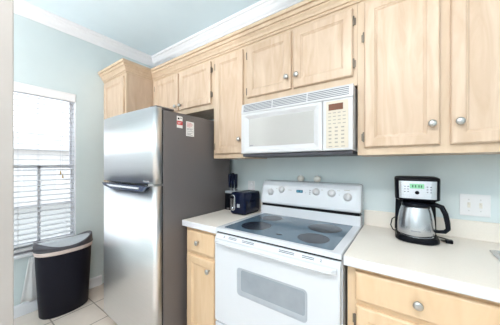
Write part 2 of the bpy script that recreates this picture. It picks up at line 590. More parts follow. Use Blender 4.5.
# pantry, left of the refrigerator
t = thing('pantry_cabinet', 'tall maple pantry cabinet rising behind the left side of the refrigerator', 'cabinet', (-1.51, -0.3, 0))
carcass(t, XL + g, -1.262, -0.002, -0.595, 0.0, TOP, M['wood'])
face_frame(t, XL + g, -1.262, 0.0, TOP, -0.595, [(-1.715, -1.30, 0.14, 1.20), (-1.715, -1.30, 1.26, 2.19)], M['wood_frame'])
door(t, -1.725, -1.292, 1.25, 2.20, -0.596, M['wood'], (-1.33, 1.36))
door(t, -1.725, -1.292, 0.13, 1.21, -0.596, M['wood'], (-1.33, 1.10))
# over the refrigerator
t = thing('over_fridge_cabinet', 'short two-door maple wall cabinet above the refrigerator', 'cabinet', (-0.80, -0.15, 1.80))
carcass(t, -1.26, -0.347, -0.002, YF, 1.80, TOP, M['wood'])
face_frame(t, -1.26, -0.347, 1.80, TOP, YF, [(-1.19, -0.83, 1.86, 2.19), (-0.78, -0.385, 1.86, 2.19)], M['wood_frame'])
door(t, -1.205, -0.815, 1.845, 2.205, YF - g, M['wood'], (-0.838, 1.885), -1, (1.92, 2.13))
door(t, -0.795, -0.372, 1.845, 2.205, YF - g, M['wood'], (-0.765, 1.885), 1, (1.92, 2.13))
# narrow cabinet
t = thing('narrow_wall_cabinet', 'narrow one-door maple wall cabinet between refrigerator and microwave', 'cabinet', (-0.173, -0.15, 1.372))
carcass(t, -0.346, -0.002, -0.002, YF, 1.372, TOP, M['wood'])
face_frame(t, -0.346, -0.002, 1.372, TOP, YF, [(-0.30, -0.05, 1.42, 2.19)], M['wood_frame'])
door(t, -0.318, -0.028, 1.408, 2.205, YF - g, M['wood'], (-0.053, 1.515), -1, (1.47, 2.14))
# over the microwave
t = thing('over_microwave_cabinet', 'short two-door maple wall cabinet directly above the microwave', 'cabinet', (0.38, -0.15, 1.7665))
carcass(t, -0.001, 0.770, -0.002, YF, 1.7665, TOP, M['wood'])
face_frame(t, -0.001, 0.770, 1.7665, TOP, YF, [(0.03, 0.36, 1.84, 2.19), (0.40, 0.73, 1.84, 2.19)], M['wood_frame'])
door(t, 0.012, 0.371, 1.822, 2.205, YF - g, M['wood'], (0.345, 1.900), -1, (1.87, 2.14))
door(t, 0.388, 0.748, 1.822, 2.205, YF - g, M['wood'], (0.416, 1.900), 1, (1.89, 2.13))
# right
t = thing('tall_wall_cabinet', 'large two-door maple wall cabinet right of the microwave, over the coffee maker', 'cabinet', (1.15, -0.15, 1.372))
carcass(t, 0.771, 1.53, -0.002, YF, 1.372, TOP, M['wood'])
face_frame(t, 0.771, 1.53, 1.372, TOP, YF, [(0.83, 1.10, 1.43, 2.19), (1.19, 1.48, 1.43, 2.19)], M['wood_frame'])
door(t, 0.806, 1.124, 1.412, 2.205, YF - g, M['wood'], (1.094, 1.511), -1, (1.47, 2.02))
door(t, 1.160, 1.505, 1.412, 2.205, YF - g, M['wood'], (1.190, 1.511), 1, (1.47, 2.12))
# crown along the cabinet tops
cp = [(0.0005, 2.230), (0.008, 2.230), (0.008, 2.246), (0.016, 2.247), (0.021, 2.262), (0.034, 2.277), (0.035, 2.285), (0.045, 2.286),
      (0.049, 2.300), (0.050, 2.306), (0.064, 2.307), (0.064, 2.330), (0.0005, 2.330)]
o = sweep([(XL + 0.002, -0.595), (-1.262, -0.595), (-1.262, YF), (1.53, YF)], cp).build('cabinet_crown_molding', M['wood_frame'])
tag(o, 'stepped maple crown molding running along the tops of all the wall cabinets', 'molding')

# ------------------------------------------------------------------ base cabinets and counters
YB = -0.598
t = thing('base_cabinet', 'narrow maple base cabinet with drawer and door between refrigerator and stove', 'cabinet', (-0.17, -0.3, 0))
carcass(t, -0.343, -0.008, -0.002, YB, 0.10, 0.874, M['wood_low'])
face_frame(t, -0.343, -0.008, 0.10, 0.874, YB, [(-0.30, -0.07, 0.14, 0.65), (-0.30, -0.07, 0.71, 0.83)], M['wood_low'])
B().box(-0.343, -0.008, -0.54, -0.002, 0.0, 0.10).build('toe_kick', M['wood_low'], t)
door(t, -0.326, -0.050, 0.696, 0.845, YB - g, M['wood_low'], (-0.20, 0.772), name='drawer', steps=DRAWER_STEPS)
door(t, -0.326, -0.050, 0.125, 0.668, YB - g, M['wood_low'], (-0.095, 0.600), -1, (0.22, 0.61))
t = thing('base_cabinet', 'maple base cabinet with wide drawer below the coffee maker, right of the stove', 'cabinet', (1.02, -0.3, 0))
carcass(t, 0.774, 1.29, -0.002, YB, 0.10, 0.874, M['wood_low'])
face_frame(t, 0.774, 1.29, 0.10, 0.874, YB, [(0.83, 1.24, 0.14, 0.68), (0.83, 1.24, 0.735, 0.83)], M['wood_low'])
B().box(0.774, 1.29, -0.54, -0.002, 0.0, 0.10).build('toe_kick', M['wood_low'], t)
door(t, 0.808, 1.256, 0.722, 0.848, YB - g, M['wood_low'], (1.029, 0.786), name='drawer', steps=DRAWER_STEPS)
door(t, 0.811, 1.256, 0.125, 0.698, YB - g, M['wood_low'], (1.22, 0.63), -1, (0.22, 0.63))
t = thing('sink_base_cabinet', 'maple base cabinet under the steel sink at the right', 'cabinet', (1.845, -0.3, 0))
carcass(t, 1.291, 2.398, -0.002, YB, 0.10, 0.70, M['wood_low'])
face_frame(t, 1.291, 2.398, 0.10, 0.874, YB, [(1.33, 1.81, 0.14, 0.83), (1.87, 2.35, 0.14, 0.83)], M['wood_low'])
B().box(1.291, 2.398, -0.54, -0.002, 0.0, 0.10).build('toe_kick', M['wood_low'], t)
door(t, 1.32, 1.825, 0.125, 0.848, YB - g, M['wood_low'], (1.79, 0.76))
door(t, 1.855, 2.36, 0.125, 0.848, YB - g, M['wood_low'], (1.89, 0.76))


def counter(label, x0, x1, loc, hole=None):
    t = thing('countertop', label, 'countertop', loc)
    z0, z1 = 0.875, 0.914
    if hole is None:
        B().box(x0, x1, -0.6365, -0.001, z0, z1, 0.0025).build('counter_slab', M['laminate'], t)
    else:
        hx0, hx1, hy0, hy1 = hole
        b = B()
        b.box(x0, hx0, -0.6365, -0.001, z0, z1)
        b.box(hx1, x1, -0.6365, -0.001, z0, z1)
        b.box(hx0, hx1, -0.6365, hy0, z0, z1)
        b.box(hx0, hx1, hy1, -0.001, z0, z1)
        b.build('counter_slab', M['laminate'], t)
    B().box(x0, x1, -0.6385, -0.6365, z0 - 0.002, z1 - 0.001).build('front_edge', M['lam_edge'], t)
    B().box(x0, x1, -0.020, -0.001, z1, 1.014, 0.003).build('backsplash', M['laminate'], t)
    return t


counter('short cream laminate countertop between refrigerator and stove', -0.351, -0.003, (-0.17, -0.3, 0.875))
counter('long cream laminate countertop right of the stove, under the coffee maker', 0.765, 2.398, (1.4, -0.3, 0.875), (1.325, 2.02, -0.56, -0.185))
t = thing('sink', 'stainless steel sink corner set into the countertop at the right edge', 'sink', (1.67, -0.37, 0.914))
b = B()


def rr(x0, x1, y0, y1, z, r=0.03, n=5):
    L = []
    for cx, cy, a0 in ((x1 - r, y1 - r, 0), (x0 + r, y1 - r, 90), (x0 + r, y0 + r, 180), (x1 - r, y0 + r, 270)):
        for k in range(n + 1):
            a = math.radians(a0 + 90 * k / n)
            L.append((cx + r * math.cos(a), cy + r * math.sin(a), z))
    return L


b.loft([rr(1.312, 2.034, -0.574, -0.171, 0.9145), rr(1.312, 2.034, -0.574, -0.171, 0.918), rr(1.318, 2.028, -0.568, -0.177, 0.9195),
        rr(1.336, 2.01, -0.55, -0.195, 0.9185), rr(1.340, 2.006, -0.546, -0.199, 0.91), rr(1.352, 1.994, -0.534, -0.211, 0.76),
        rr(1.39, 1.95, -0.50, -0.25, 0.75)], cap0=False, smooth=True)
b.build('basin', M['steel2'], t)
B().lathe([(0.0, 0.752), (0.035, 0.752), (0.035, 0.755), (0.0, 0.753)], (1.67, -0.37, 0)).build('drain', M['nickel'], t)

# ------------------------------------------------------------------ refrigerator
FX0, FX1 = -1.152, -0.372
t = thing('refrigerator', 'stainless steel top-freezer refrigerator with dark grey side', 'refrigerator', (-0.75, -0.45, 0))
b = B()
b.box(FX0, FX1, -0.776, -0.07, 0.03, 1.700, 0.004)
b.build('body', M['fridge_side'], t)
B().box(FX0 + 0.008, FX1 - 0.008, -0.790, -0.776, 0.06, 1.698).build('door_gasket', M['fridge_dark'], t)
B().box(FX0 + 0.02, FX1 - 0.02, -0.77, -0.10, 0.0, 0.03).build('base_grille', M['fridge_dark'], t)


def dplan(z, dy=0.0):
    L = [(FX0, -0.790, z)]
    n = 8
    r = 0.026
    yf = -0.846
    for k in range(n + 1):
        a = PI + (PI / 2) * k / n
        L.append((FX0 + r + r * math.cos(a), yf + r + r * math.sin(a), z))
    for k in range(1, 12):
        x = FX0 + r + (FX1 - FX0 - 2 * r) * k / 12
        q = (k / 12 - 0.5) * 2
        L.append((x, yf - 0.010 * (1 - q * q), z))
    for k in range(n + 1):
        a = 1.5 * PI + (PI / 2) * k / n
        L.append((FX1 - r + r * math.cos(a), yf + r + r * math.sin(a), z))
    L.append((FX1, -0.790, z))
    return L


def fdoor(z0, z1):
    b = B()
    b.loft([dplan(z0), dplan(z1)], smooth=True)
    o = b.build('door', M['steel'], t)
    o.data.polygons.foreach_set('use_smooth', [len(p.vertices) == 4 for p in o.data.polygons])
    return o


du = fdoor(1.186, 1.707)
dl = fdoor(0.062, 1.172)
# badge on the freezer door
b = B()
b.box(-0.490, -0.412, -0.8545, -0.850, 1.198, 1.210, 0.001, 1)
b.build('badge', M['print'], du)
# long scooped handle along the top of the lower door
b = B()
pl = [(-1.095, 1.172), (-0.36 - 0.04, 1.172), (-0.43, 1.158), (-0.475, 1.134), (-0.93, 1.128), (-1.06, 1.150)]
hl = []
for y, ins in ((-0.850, 0.0), (-0.872, 0.0), (-0.876, 0.004)):
    cx = sum(p[0] for p in pl) / 6
    cz = sum(p[1] for p in pl) / 6
    hl.append([(cx + (p[0] - cx) * (1 - ins * 2), y, cz + (p[1] - cz) * (1 - ins * 12)) for p in pl])
b.loft(hl)
h = b.build('handle', M['handle'], dl)
b = B()
b.loft([[(-1.00, -0.875, 1.163), (-0.50, -0.875, 1.163), (-0.51, -0.875, 1.148), (-0.94, -0.875, 1.147)],
        [(-0.995, -0.880, 1.161), (-0.505, -0.880, 1.161), (-0.515, -0.880, 1.150), (-0.935, -0.880, 1.149)]])
b.build('grip_face', M['steel'], h)['label'] = 'silver grip face'
# hinge cover on top
b = B()
b.box(-0.46, -0.385, -0.825, -0.68, 1.7075, 1.722, 0.004)
b.build('hinge_cover', M['fridge_side'], t)
b = B()
b.box(-0.44, -0.374, -0.85, -0.78, 1.172, 1.186, 0.002)
b.build('center_hinge', M['nickel'], t)
# stickers on the side panel
XS = FX1
b = B()
b.use(M['paper']).box(XS, XS + 0.0008, -0.668, -0.618, 1.590, 1.676)
b.use(M['red']).box(XS + 0.0008, XS + 0.0012, -0.668, -0.618, 1.612, 1.641)
b.use(M['black']).box(XS + 0.0008, XS + 0.0012, -0.660, -0.646, 1.652, 1.664)
b.use(M['print']).box(XS + 0.0008, XS + 0.0012, -0.640, -0.624, 1.660, 1.666)
b.use(M['paper']).box(XS + 0.0012, XS + 0.0015, -0.662, -0.630, 1.628, 1.631)
b.use(M['paper']).box(XS + 0.0012, XS + 0.0015, -0.662, -0.640, 1.620, 1.623)
o = b.build('sticker', None, t)
o['label'] = 'white sticker with a red band'
b = B()
b.use(M['paper']).box(XS, XS + 0.0008, -0.585, -0.508, 1.538, 1.650)
b.use(M['pinkp'])
for k, (z, y1) in enumerate(((1.636, -0.535), (1.626, -0.520), (1.616, -0.530), (1.606, -0.545))):
    b.box(XS + 0.0008, XS + 0.0012, -0.578, y1, z, z + 0.006)
b.use(M['print'])
for z, y1 in ((1.594, -0.52), (1.586, -0.53), (1.574, -0.514), (1.560, -0.525), (1.552, -0.54), (1.545, -0.52)):
    b.box(XS + 0.0008, XS + 0.0012, -0.578, y1, z, z + 0.003)
o = b.build('sticker', None, t)
o['label'] = 'larger white sticker with fine print'

# ------------------------------------------------------------------ microwave
t = thing('microwave', 'white over-the-range microwave with vent grille and cream keypad', 'microwave', (0.38, -0.2, 1.398))
X0, X1 = 0.003, 0.759
b = B()
b.box(X0, X1, -0.350, -0.002, 1.398, 1.764, 0.004)
b.build('case', M['enamel_mw'], t)
B().box(X0 + 0.004, X1 - 0.004, -0.372, -0.02, 1.378, 1.3975, 0.003).build('underside', M['mw_under'], t)
# grille
b = B()
b.use(M['enamel_mw']).loft([[(x, -0.350, 1.690), (x, -0.386, 1.690), (x, -0.386, 1.700), (x, -0.378, 1.752), (x, -0.372, 1.762), (x, -0.350, 1.764)] for x in (X0, X1)])
b.use(M['slot'])
for k in range(5):
    z = 1.703 + k * 0.0105
    y = -0.386 + (z - 1.700) / 0.052 * 0.008
    for sx in range(3):
        xa = 0.022 + sx * 0.242
        b.loft([[(x, y + 0.004, z), (x, y - 0.0006, z), (x, y - 0.0002, z + 0.005), (x, y + 0.004, z + 0.005)] for x in (xa, xa + 0.234)])
b.build('vent_grille', None, t)
# door with deep bevelled surround
b = B()
XD = 0.596


def rl(x0, x1, z0, z1, y):
    return [(x0, y, z0), (x1, y, z0), (x1, y, z1), (x0, y, z1)]


b.use(M['enamel_mw']).loft([rl(X0, XD, 1.399, 1.688, -0.351), rl(X0, XD, 1.399, 1.688, -0.384), rl(X0 + 0.004, XD - 0.004, 1.403, 1.684, -0.388),
                            rl(0.030, 0.575, 1.418, 1.672, -0.390), rl(0.036, 0.570, 1.424, 1.667, -0.389),
                            rl(0.066, 0.545, 1.446, 1.646, -0.378)])
b.build('door', None, t)
d = t.children[-1]
b = B()
b.use(M['mw_glass']).box(0.068, 0.543, -0.3795, -0.3775, 1.448, 1.644)
b.use(M['print']).box(0.076, 0.104, -0.3800, -0.3795, 1.452, 1.460)
b.build('window', None, d)
# keypad
b = B()
b.box(XD + 0.003, X1, -0.388, -0.351, 1.399, 1.688, 0.004)
kp = b.build('control_panel', M['enamel_mw'], t)
b = B()
b.use(M['mw_panel']).box(0.618, 0.737, -0.3895, -0.388, 1.412, 1.677, 0.0005, 1)
b.use(M['mw_key'])
for r_ in range(4):
    for c in range(4):
        b.box(0.630 + c * 0.026, 0.646 + c * 0.026, -0.3899, -0.3895, 1.608 - r_ * 0.020, 1.613 - r_ * 0.020)
for r_ in range(5):
    for c in range(3):
        b.box(0.632 + c * 0.034, 0.648 + c * 0.034, -0.3899, -0.3895, 1.524 - r_ * 0.021, 1.532 - r_ * 0.021)
for c in range(3):
    b.box(0.632 + c * 0.034, 0.652 + c * 0.034, -0.3899, -0.3895, 1.419, 1.424)
b.build('keypad', None, kp)
B().box(0.632, 0.710, -0.3905, -0.3895, 1.626, 1.662).build('display', M['mw_disp'], kp)

# ------------------------------------------------------------------ range
t = thing('stove', 'white electric range with blue-grey glass cooktop', 'stove', (0.381, -0.33, 0))
X0, X1 = 0.002, 0.760
B().box(X0, X1, -0.628, -0.022, 0.03, 0.890).build('body', M['enamel'], t)
B().box(X0 + 0.02, X1 - 0.02, -0.58, -0.03, 0.0, 0.03).build('foot_rail', M['blackm'], t)
b = B()
b.loft([[(X0, y, 0.896), (X1, y, 0.896), (X1, y, 0.915), (X1 - 0.004, y, 0.921), (X0 + 0.004, y, 0.921), (X0, y, 0.915)] if y > -0.65 else
        [(X0 + 0.003, y, 0.899), (X1 - 0.003, y, 0.899), (X1 - 0.003, y, 0.914), (X1 - 0.006, y, 0.918), (X0 + 0.006, y, 0.918), (X0 + 0.003, y, 0.914)]
        for y in (-0.024, -0.648, -0.656)])
ct = b.build('cooktop_frame', M['enamel'], t)
B().loft([rr(0.046, 0.716, -0.628, -0.128, 0.9195, 0.015), rr(0.046, 0.716, -0.628, -0.128, 0.9225, 0.015)]).build('glass_top', M['cook'], ct)
gt = ct.children[0]
for x, y, r in ((0.198, -0.480, 0.098), (0.185, -0.245, 0.076), (0.580, -0.285, 0.100), (0.584, -0.510, 0.084)):
    B().lathe([(0.0, 0.9226), (r, 0.9226), (r, 0.9229), (0.0, 0.9229)], (x, y, 0), n=40, smooth=False).build('burner', M['burner'], gt)
b = B()
b.lathe([(0.0, 0.9226), (0.020, 0.9226), (0.020, 0.9229), (0.0, 0.9229)], (0.405, -0.560, 0), sy=0.5).build('indicator', M['burner'], gt)
# dark joint, vent trim, oven door
B().box(X0 + 0.004, X1 - 0.004, -0.640, -0.628, 0.884, 0.896).build('joint', M['blackm'], t)
b = B()
L = []
for x, ins in ((X0 + 0.004, 0.004), (X0 + 0.012, 0.0), (X1 - 0.012, 0.0), (X1 - 0.004, 0.004)):
    L.append([(x, -0.630, 0.345), (x, -0.664 + ins, 0.345), (x, -0.668 + ins, 0.350), (x, -0.668 + ins, 0.838), (x, -0.666 + ins, 0.862),
              (x, -0.652 + ins, 0.886), (x, -0.630, 0.886)])
b.loft(L)
od = b.build('oven_door', M['enamel'], t)
for xa, xb in ((0.075, 0.085), (0.115, 0.175), (0.215, 0.300), (0.455, 0.540), (0.580, 0.640), (0.668, 0.676)):
    b = B()
    for k in range(2):
        f = 0.30 + 0.28 * k
        y = -0.666 + 0.014 * f
        z = 0.862 + 0.024 * f
        b.loft([[(x, y + 0.002, z), (x, y - 0.0008, z), (x, y + 0.0012, z + 0.0035), (x, y + 0.004, z + 0.0035)] for x in (xa, xb)])
    b.build('vent_slot', M['slot'], od)
# integrated full-width handle
b = B()
L = []
for x, k in ((0.018, 0.25), (0.035, 0.8), (0.07, 1.0), (0.69, 1.0), (0.727, 0.8), (0.744, 0.25)):
    d0 = 0.034 * k
    L.append([(x, -0.662, 0.862), (x, -0.666 - d0 * 0.7, 0.862), (x, -0.668 - d0, 0.855), (x, -0.668 - d0, 0.842), (x, -0.666 - d0 * 0.7, 0.834), (x, -0.662, 0.834)])
b.loft(L, smooth=False)
b.build('handle', M['enamel'], od)


def rrv(x0, x1, z0, z1, y, r, n=5):
    return [(p[0], y, p[1]) for p in [(q[0], q[1]) for q in rr(x0, x1, z0, z1, 0, r, n)]]


wz0, wz1 = 0.562, 0.722
b = B()
b.use(M['oven_recess']).loft([rrv(0.186, 0.610, wz0, wz1, -0.6682, 0.022), rrv(0.186, 0.610, wz0, wz1, -0.6692, 0.022),
                              rrv(0.190, 0.606, wz0 + 0.004, wz1 - 0.004, -0.6694, 0.02), rrv(0.214, 0.600, wz0 + 0.030, wz1 - 0.008, -0.6687, 0.014)])
b.use(M['oven_glass']).loft([rrv(0.216, 0.598, wz0 + 0.032, wz1 - 0.010, -0.6686, 0.012), rrv(0.216, 0.598, wz0 + 0.032, wz1 - 0.010, -0.6690, 0.012)])
b.build('oven_window', None, od)
b = B()
b.box(X0 + 0.006, X1 - 0.006, -0.664, -0.630, 0.06, 0.333, 0.005)
dr = b.build('drawer', M['enamel'], t)
B().box(X0 + 0.010, X0 + 0.04, -0.640, -0.629, 0.334, 0.344).build('joint', M['blackm'], t)
# backguard: lower riser, dark slot, tilted console
b = B()
b.loft([[(x, -0.024, 0.921), (x, -0.116, 0.921), (x, -0.109, 0.984), (x, -0.024, 0.984)] for x in (X0 + 0.004, X1 - 0.004)])
b.build('backguard_riser', M['enamel'], t)
B().box(X0 + 0.012, X1 - 0.012, -0.107, -0.03, 0.983, 1.006).build('joint', M['blackm'], t)
b = B()


def cons(x, k):
    return [(x, -0.010, 1.0), (x, -0.106, 1.002), (x, -0.119, 1.008), (x, -0.122, 1.020), (x, -0.086 - 0.010 * k, 1.150), (x, -0.074 - 0.006 * k, 1.176 + 0.004 * k),
            (x, -0.058, 1.184 + 0.004 * k), (x, -0.010, 1.184 + 0.004 * k)]


def cons_end(x, s):
    c = (-0.06, 1.09)
    return [(x, c[0] + (p[1] - c[0]) * s, c[1] + (p[2] - c[1]) * s) for p in cons(x, 0)]


b.loft([cons_end(X0 + 0.002, 0.93), cons(X0 + 0.010, 0.5), cons(X0 + 0.03, 1), cons(X1 - 0.03, 1), cons(X1 - 0.010, 0.5), cons_end(X1 - 0.002, 0.93)])
bg_o = b.build('backguard', M['enamel'], t)


def on_console(z):
    return -0.122 + (z - 1.020) / (1.150 - 1.020) * 0.026


tilt = math.atan2(0.026, 0.130)
for x, z in ((0.093, 1.098), (0.189, 1.122), (0.465, 1.122), (0.574, 1.120), (0.678, 1.102)):
    b = B()
    b.lathe([(0.0, 0), (0.027, 0), (0.026, 0.004), (0.022, 0.007), (0.021, 0.014), (0.018, 0.017), (0.0, 0.017)], (0, 0, 0), 'y', 24)
    b.box(-0.004, 0.004, -0.023, -0.014, -0.018, 0.018, 0.002)
    k = b.build('knob', M['enamel_mw'], bg_o, local=True)
    k.location = (x - t.location.x, on_console(z) - t.location.y, z)
    k.rotation_euler = (-tilt, 0, 0)
b = B()
b.box(0.315, 0.365, on_console(1.115) - 0.002, on_console(1.115) + 0.01, 1.108, 1.128)
dp = b.build('display', M['lcd_blue'], bg_o)
b = B()
for xx in (0.324, 0.334, 0.346, 0.355):
    b.box(xx, xx + 0.0025, on_console(1.115) - 0.0026, on_console(1.115) - 0.002, 1.113, 1.124)
b.build('digits', M['lcd_dig'], dp)
for z in (1.104, 1.117, 1.130):
    B().box(0.416, 0.424, on_console(z) - 0.002, on_console(z) + 0.006, z - 0.003, z + 0.003).build('button', M['slot'], bg_o)
for xx, z in ((0.385, 1.110), (0.622, 1.112)):
    B().box(xx, xx + 0.004, on_console(z) - 0.0015, on_console(z) + 0.004, z - 0.002, z + 0.002).build('indicator_light', M['slot'], bg_o)
for xx, z, wd in ((0.245, 1.122, 0.03), (0.61, 1.140, 0.02), (0.655, 1.146, 0.035), (0.14, 1.128, 0.012), (0.50, 1.138, 0.014)):
    B().box(xx, xx + wd, on_console(z) - 0.0012, on_console(z) + 0.003, z - 0.0016, z + 0.0016).build('printed_mark', M['mw_key'], bg_o)
# two shakers on top of the backguard
for x, lab in ((0.322, 'left one of two round white shakers on top of the stove backguard'), (0.452, 'right one of two round white shakers on top of the stove backguard')):
    t2 = thing('salt_shaker', lab, 'shaker', (x, -0.036, 1.1885), group='shakers on the stove')
    z = 1.1885
    B().lathe([(0.0, 0), (0.017, 0), (0.024, 0.010), (0.027, 0.022), (0.025, 0.034), (0.018, 0.042), (0.010, 0.045)], (x, -0.036, z)).build('shaker_body', M['cream'], t2)
    B().lathe([(0.0115, 0.043), (0.010, 0.048), (0.005, 0.051), (0.0, 0.0515)], (x, -0.036, z)).build('cap', M['plate'], t2)

# ------------------------------------------------------------------ toaster and knife block
t = thing('toaster', 'navy black two-slice toaster with chrome lever panel beside the stove', 'toaster', (-0.122, -0.158, 0.9145))
b = B()


def tl(s, z, rr_=0.022):
    return rr(-0.076 * s, 0.076 * s, -0.122 - 0.012 * (s - 0.9), 0.118, z, rr_)


b.loft([tl(0.94, 0.010), tl(1.0, 0.016), tl(1.0, 0.135), tl(0.985, 0.155), tl(0.93, 0.170), tl(0.82, 0.177)], smooth=True)
b.build('shell', M['navy'], t, True)
b = B()
b.loft([rr(-0.068, 0.068, -0.112, 0.108, 0.0, 0.02), rr(-0.068, 0.068, -0.112, 0.108, 0.011, 0.02)])
b.build('base', M['blackm'], t, True)
b = B()
for xx in (-0.028, 0.028):
    b.box(xx - 0.013, xx + 0.013, -0.08, 0.09, 0.1765, 0.1795, 0.001, 1)
b.build('bread_slot', M['slot'], t, True)
b = B()
yl = -0.125
b.loft([rrv(-0.062, -0.012, 0.030, 0.160, yl, 0.024), rrv(-0.062, -0.012, 0.030, 0.160, yl - 0.006, 0.024), rrv(-0.058, -0.016, 0.034, 0.156, yl - 0.008, 0.02)])
lp = b.build('lever_panel', M['steel2'], t, True)
lp['label'] = 'chrome lever panel'
b = B()
b.box(-0.040, -0.034, yl - 0.0095, yl - 0.008, 0.055, 0.150)
b.build('slot', M['blackm'], lp, True)
b = B()
b.box(-0.058, -0.016, yl - 0.028, yl - 0.008, 0.132, 0.150, 0.005)
b.build('lever', M['black'], lp, True)
b = B()
b.lathe([(0.0, 0), (0.013, 0), (0.012, 0.010), (0.0, 0.012)], (-0.037, yl - 0.007, 0.050), 'y', 16)
b.build('browning_dial', M['steel2'], lp, True)
b = B()
b.box(0.004, 0.030, yl - 0.001, yl + 0.002, 0.060, 0.088, 0.001, 1)
b.build('badge', M['badge'], t, True)

t = thing('knife_block', 'black knife block with silver band between refrigerator and toaster', 'knife block', (-0.292, -0.128, 0.9145), 0.0)
b = B()
b.loft([rr(-0.055, 0.055, -0.045, 0.050, 0.0, 0.006, 2), rr(-0.055, 0.055, -0.040, 0.055, 0.150, 0.006, 2)])
b.build('block', M['black'], t, True)
b = B()
b.loft([rr(-0.057, 0.057, -0.042, 0.057, 0.150, 0.006, 2), rr(-0.057, 0.057, -0.041, 0.058, 0.168, 0.006, 2)])
b.build('band', M['badge'], t, True)['label'] = 'silver top band'
b = B()
b.box(-0.030, 0.000, -0.0465, -0.0445, 0.008, 0.022)
b.build('badge', M['steel2'], t, True)
for k, (xx, lab) in enumerate(((-0.036, 'black handled knife at the left end of the knife block'), (0.0, 'black handled knife in the middle of the knife block'),
                               (0.036, 'black handled knife at the right end of the knife block'))):
    kn = thing('knife', lab, 'knife', (-0.292 + xx, -0.122, 1.083), 0, 'knives in the block')
    b = B()
    b.box(-0.008, 0.008, -0.010, 0.010, 0.0, 0.026, 0.002)
    b.build('bolster', M['steel2'], kn, True)
    b = B()
    hh = 0.160 - 0.006 * abs(k - 1)
    b.loft([rr(-0.008, 0.008, -0.012, 0.012, 0.026, 0.005, 3), rr(-0.009, 0.009, -0.014, 0.012, 0.07, 0.005, 3), rr(-0.0095, 0.0095, -0.016, 0.016, hh - 0.008, 0.005, 3),
            rr(-0.007, 0.007, -0.010, 0.012, hh, 0.003, 3)], smooth=True)
    b.build('grip', M['navy'], kn, True)

# ------------------------------------------------------------------ coffee maker
t = thing('coffee_maker', 'black and steel coffee maker with thermal carafe, right of the stove', 'coffee maker', (1.038, -0.155, 0.9145), 0.04)
b = B()
b.loft([rr(-0.090, 0.090, -0.122, 0.112, 0.0, 0.07), rr(-0.095, 0.095, -0.128, 0.115, 0.006, 0.07), rr(-0.095, 0.095, -0.128, 0.115, 0.020, 0.07),
        rr(-0.090, 0.090, -0.122, 0.110, 0.028, 0.065)], smooth=False)
b.build('base', M['black'], t, True)
b = B()
b.lathe([(0.0, 0.0285), (0.074, 0.0285), (0.074, 0.031), (0.0, 0.031)], (0, -0.042, 0))
b.build('warming_plate', M['steel2'], t, True)
b = B()
b.loft([rr(-0.096, 0.096, 0.032, 0.110, 0.028, 0.02), rr(-0.092, 0.092, 0.034, 0.110, 0.215, 0.02)])
b.build('water_tank', M['black'], t, True)
b = B()
b.loft([rr(-0.085, 0.085, -0.080, 0.110, 0.212, 0.04), rr(-0.096, 0.096, -0.098, 0.112, 0.222, 0.04), rr(-0.098, 0.098, -0.092, 0.112, 0.322, 0.04)])
b.build('brew_head', M['black'], t, True)
b = B()
b.loft([rr(-0.098, 0.098, -0.092, 0.112, 0.322, 0.04), rr(-0.097, 0.097, -0.088, 0.111, 0.332, 0.04), rr(-0.088, 0.088, -0.078, 0.102, 0.337, 0.035)])
b.build('lid', M['blackm'], t, True)
# steel fascia wrapping the front of the brew head
b = B()


def fas(z, hw, y0):
    def path(o):
        r = 0.04
        L = []
        for k in range(4, 7):
            a_ = PI + PI / 2 * k / 6
            L.append((-hw + r + (r + o) * math.cos(a_), y0 + r + (r + o) * math.sin(a_), z))
        for k in range(3):
            a_ = 1.5 * PI + PI / 2 * k / 6
            L.append((hw - r + (r + o) * math.cos(a_), y0 + r + (r + o) * math.sin(a_), z))
        return L
    return path(0.003) + path(-0.004)[::-1]


b.loft([fas(0.228, 0.096, -0.0975), fas(0.318, 0.098, -0.0925)], smooth=False)
fa = b.build('control_panel', M['steel2'], t, True)
fa['label'] = 'brushed steel control panel'
b = B()
b.box(-0.032, 0.028, -0.1005, -0.096, 0.280, 0.304)
dp = b.build('display', M['lcd_green'], fa, True)
b = B()
for xx in (-0.022, -0.010, 0.004, 0.014):
    b.box(xx, xx + 0.005, -0.1011, -0.1004, 0.286, 0.298)
b.build('digits', M['lcd_dk'], dp, True)
b = B()
b.lathe([(0.0, 0), (0.0095, 0), (0.009, 0.004), (0.0, 0.005)], (-0.001, -0.0985, 0.259), 'y', 16)
b.build('round_button', M['black'], fa, True)
for xx in (-0.056, -0.042, 0.038, 0.052):
    for z in (0.262, 0.276, 0.290):
        B().box(xx, xx + 0.006, -0.1003, -0.090, z - 0.0015, z + 0.0015).build('button', M['black'], fa, True)
# carafe rests on the warming plate
cf = thing('carafe', 'stainless thermal carafe with black handle standing in the coffee maker', 'carafe', (1.036, -0.198, 0.9462), -0.02)
b = B()
b.lathe([(0.0, 0.0), (0.070, 0.0), (0.079, 0.005), (0.081, 0.012), (0.081, 0.050), (0.078, 0.085), (0.072, 0.120), (0.065, 0.144), (0.062, 0.152)], n=40)
b.build('carafe_body', M['steel2'], cf, True)
b = B()
b.lathe([(0.062, 0.151), (0.064, 0.155), (0.063, 0.165), (0.052, 0.174), (0.030, 0.177), (0.0, 0.177)], n=32)
b.build('carafe_lid', M['black'], cf, True)
b = B()
pts = [(0.054, 0.0, 0.160), (0.082, -0.008, 0.166), (0.106, -0.012, 0.157), (0.120, -0.014, 0.124), (0.128, -0.014, 0.080), (0.130, -0.014, 0.050),
       (0.118, -0.012, 0.034), (0.095, -0.008, 0.030), (0.074, -0.004, 0.030)]
b.tube(pts, [0.012, 0.014, 0.015, 0.0145, 0.014, 0.013, 0.012, 0.010, 0.010], 10, 0.8)
b.build('handle', M['black'], cf, True)
b = B()
b.box(-0.02, 0.02, -0.0825, -0.078, 0.030, 0.034)
b.build('printing', M['print'], cf, True)
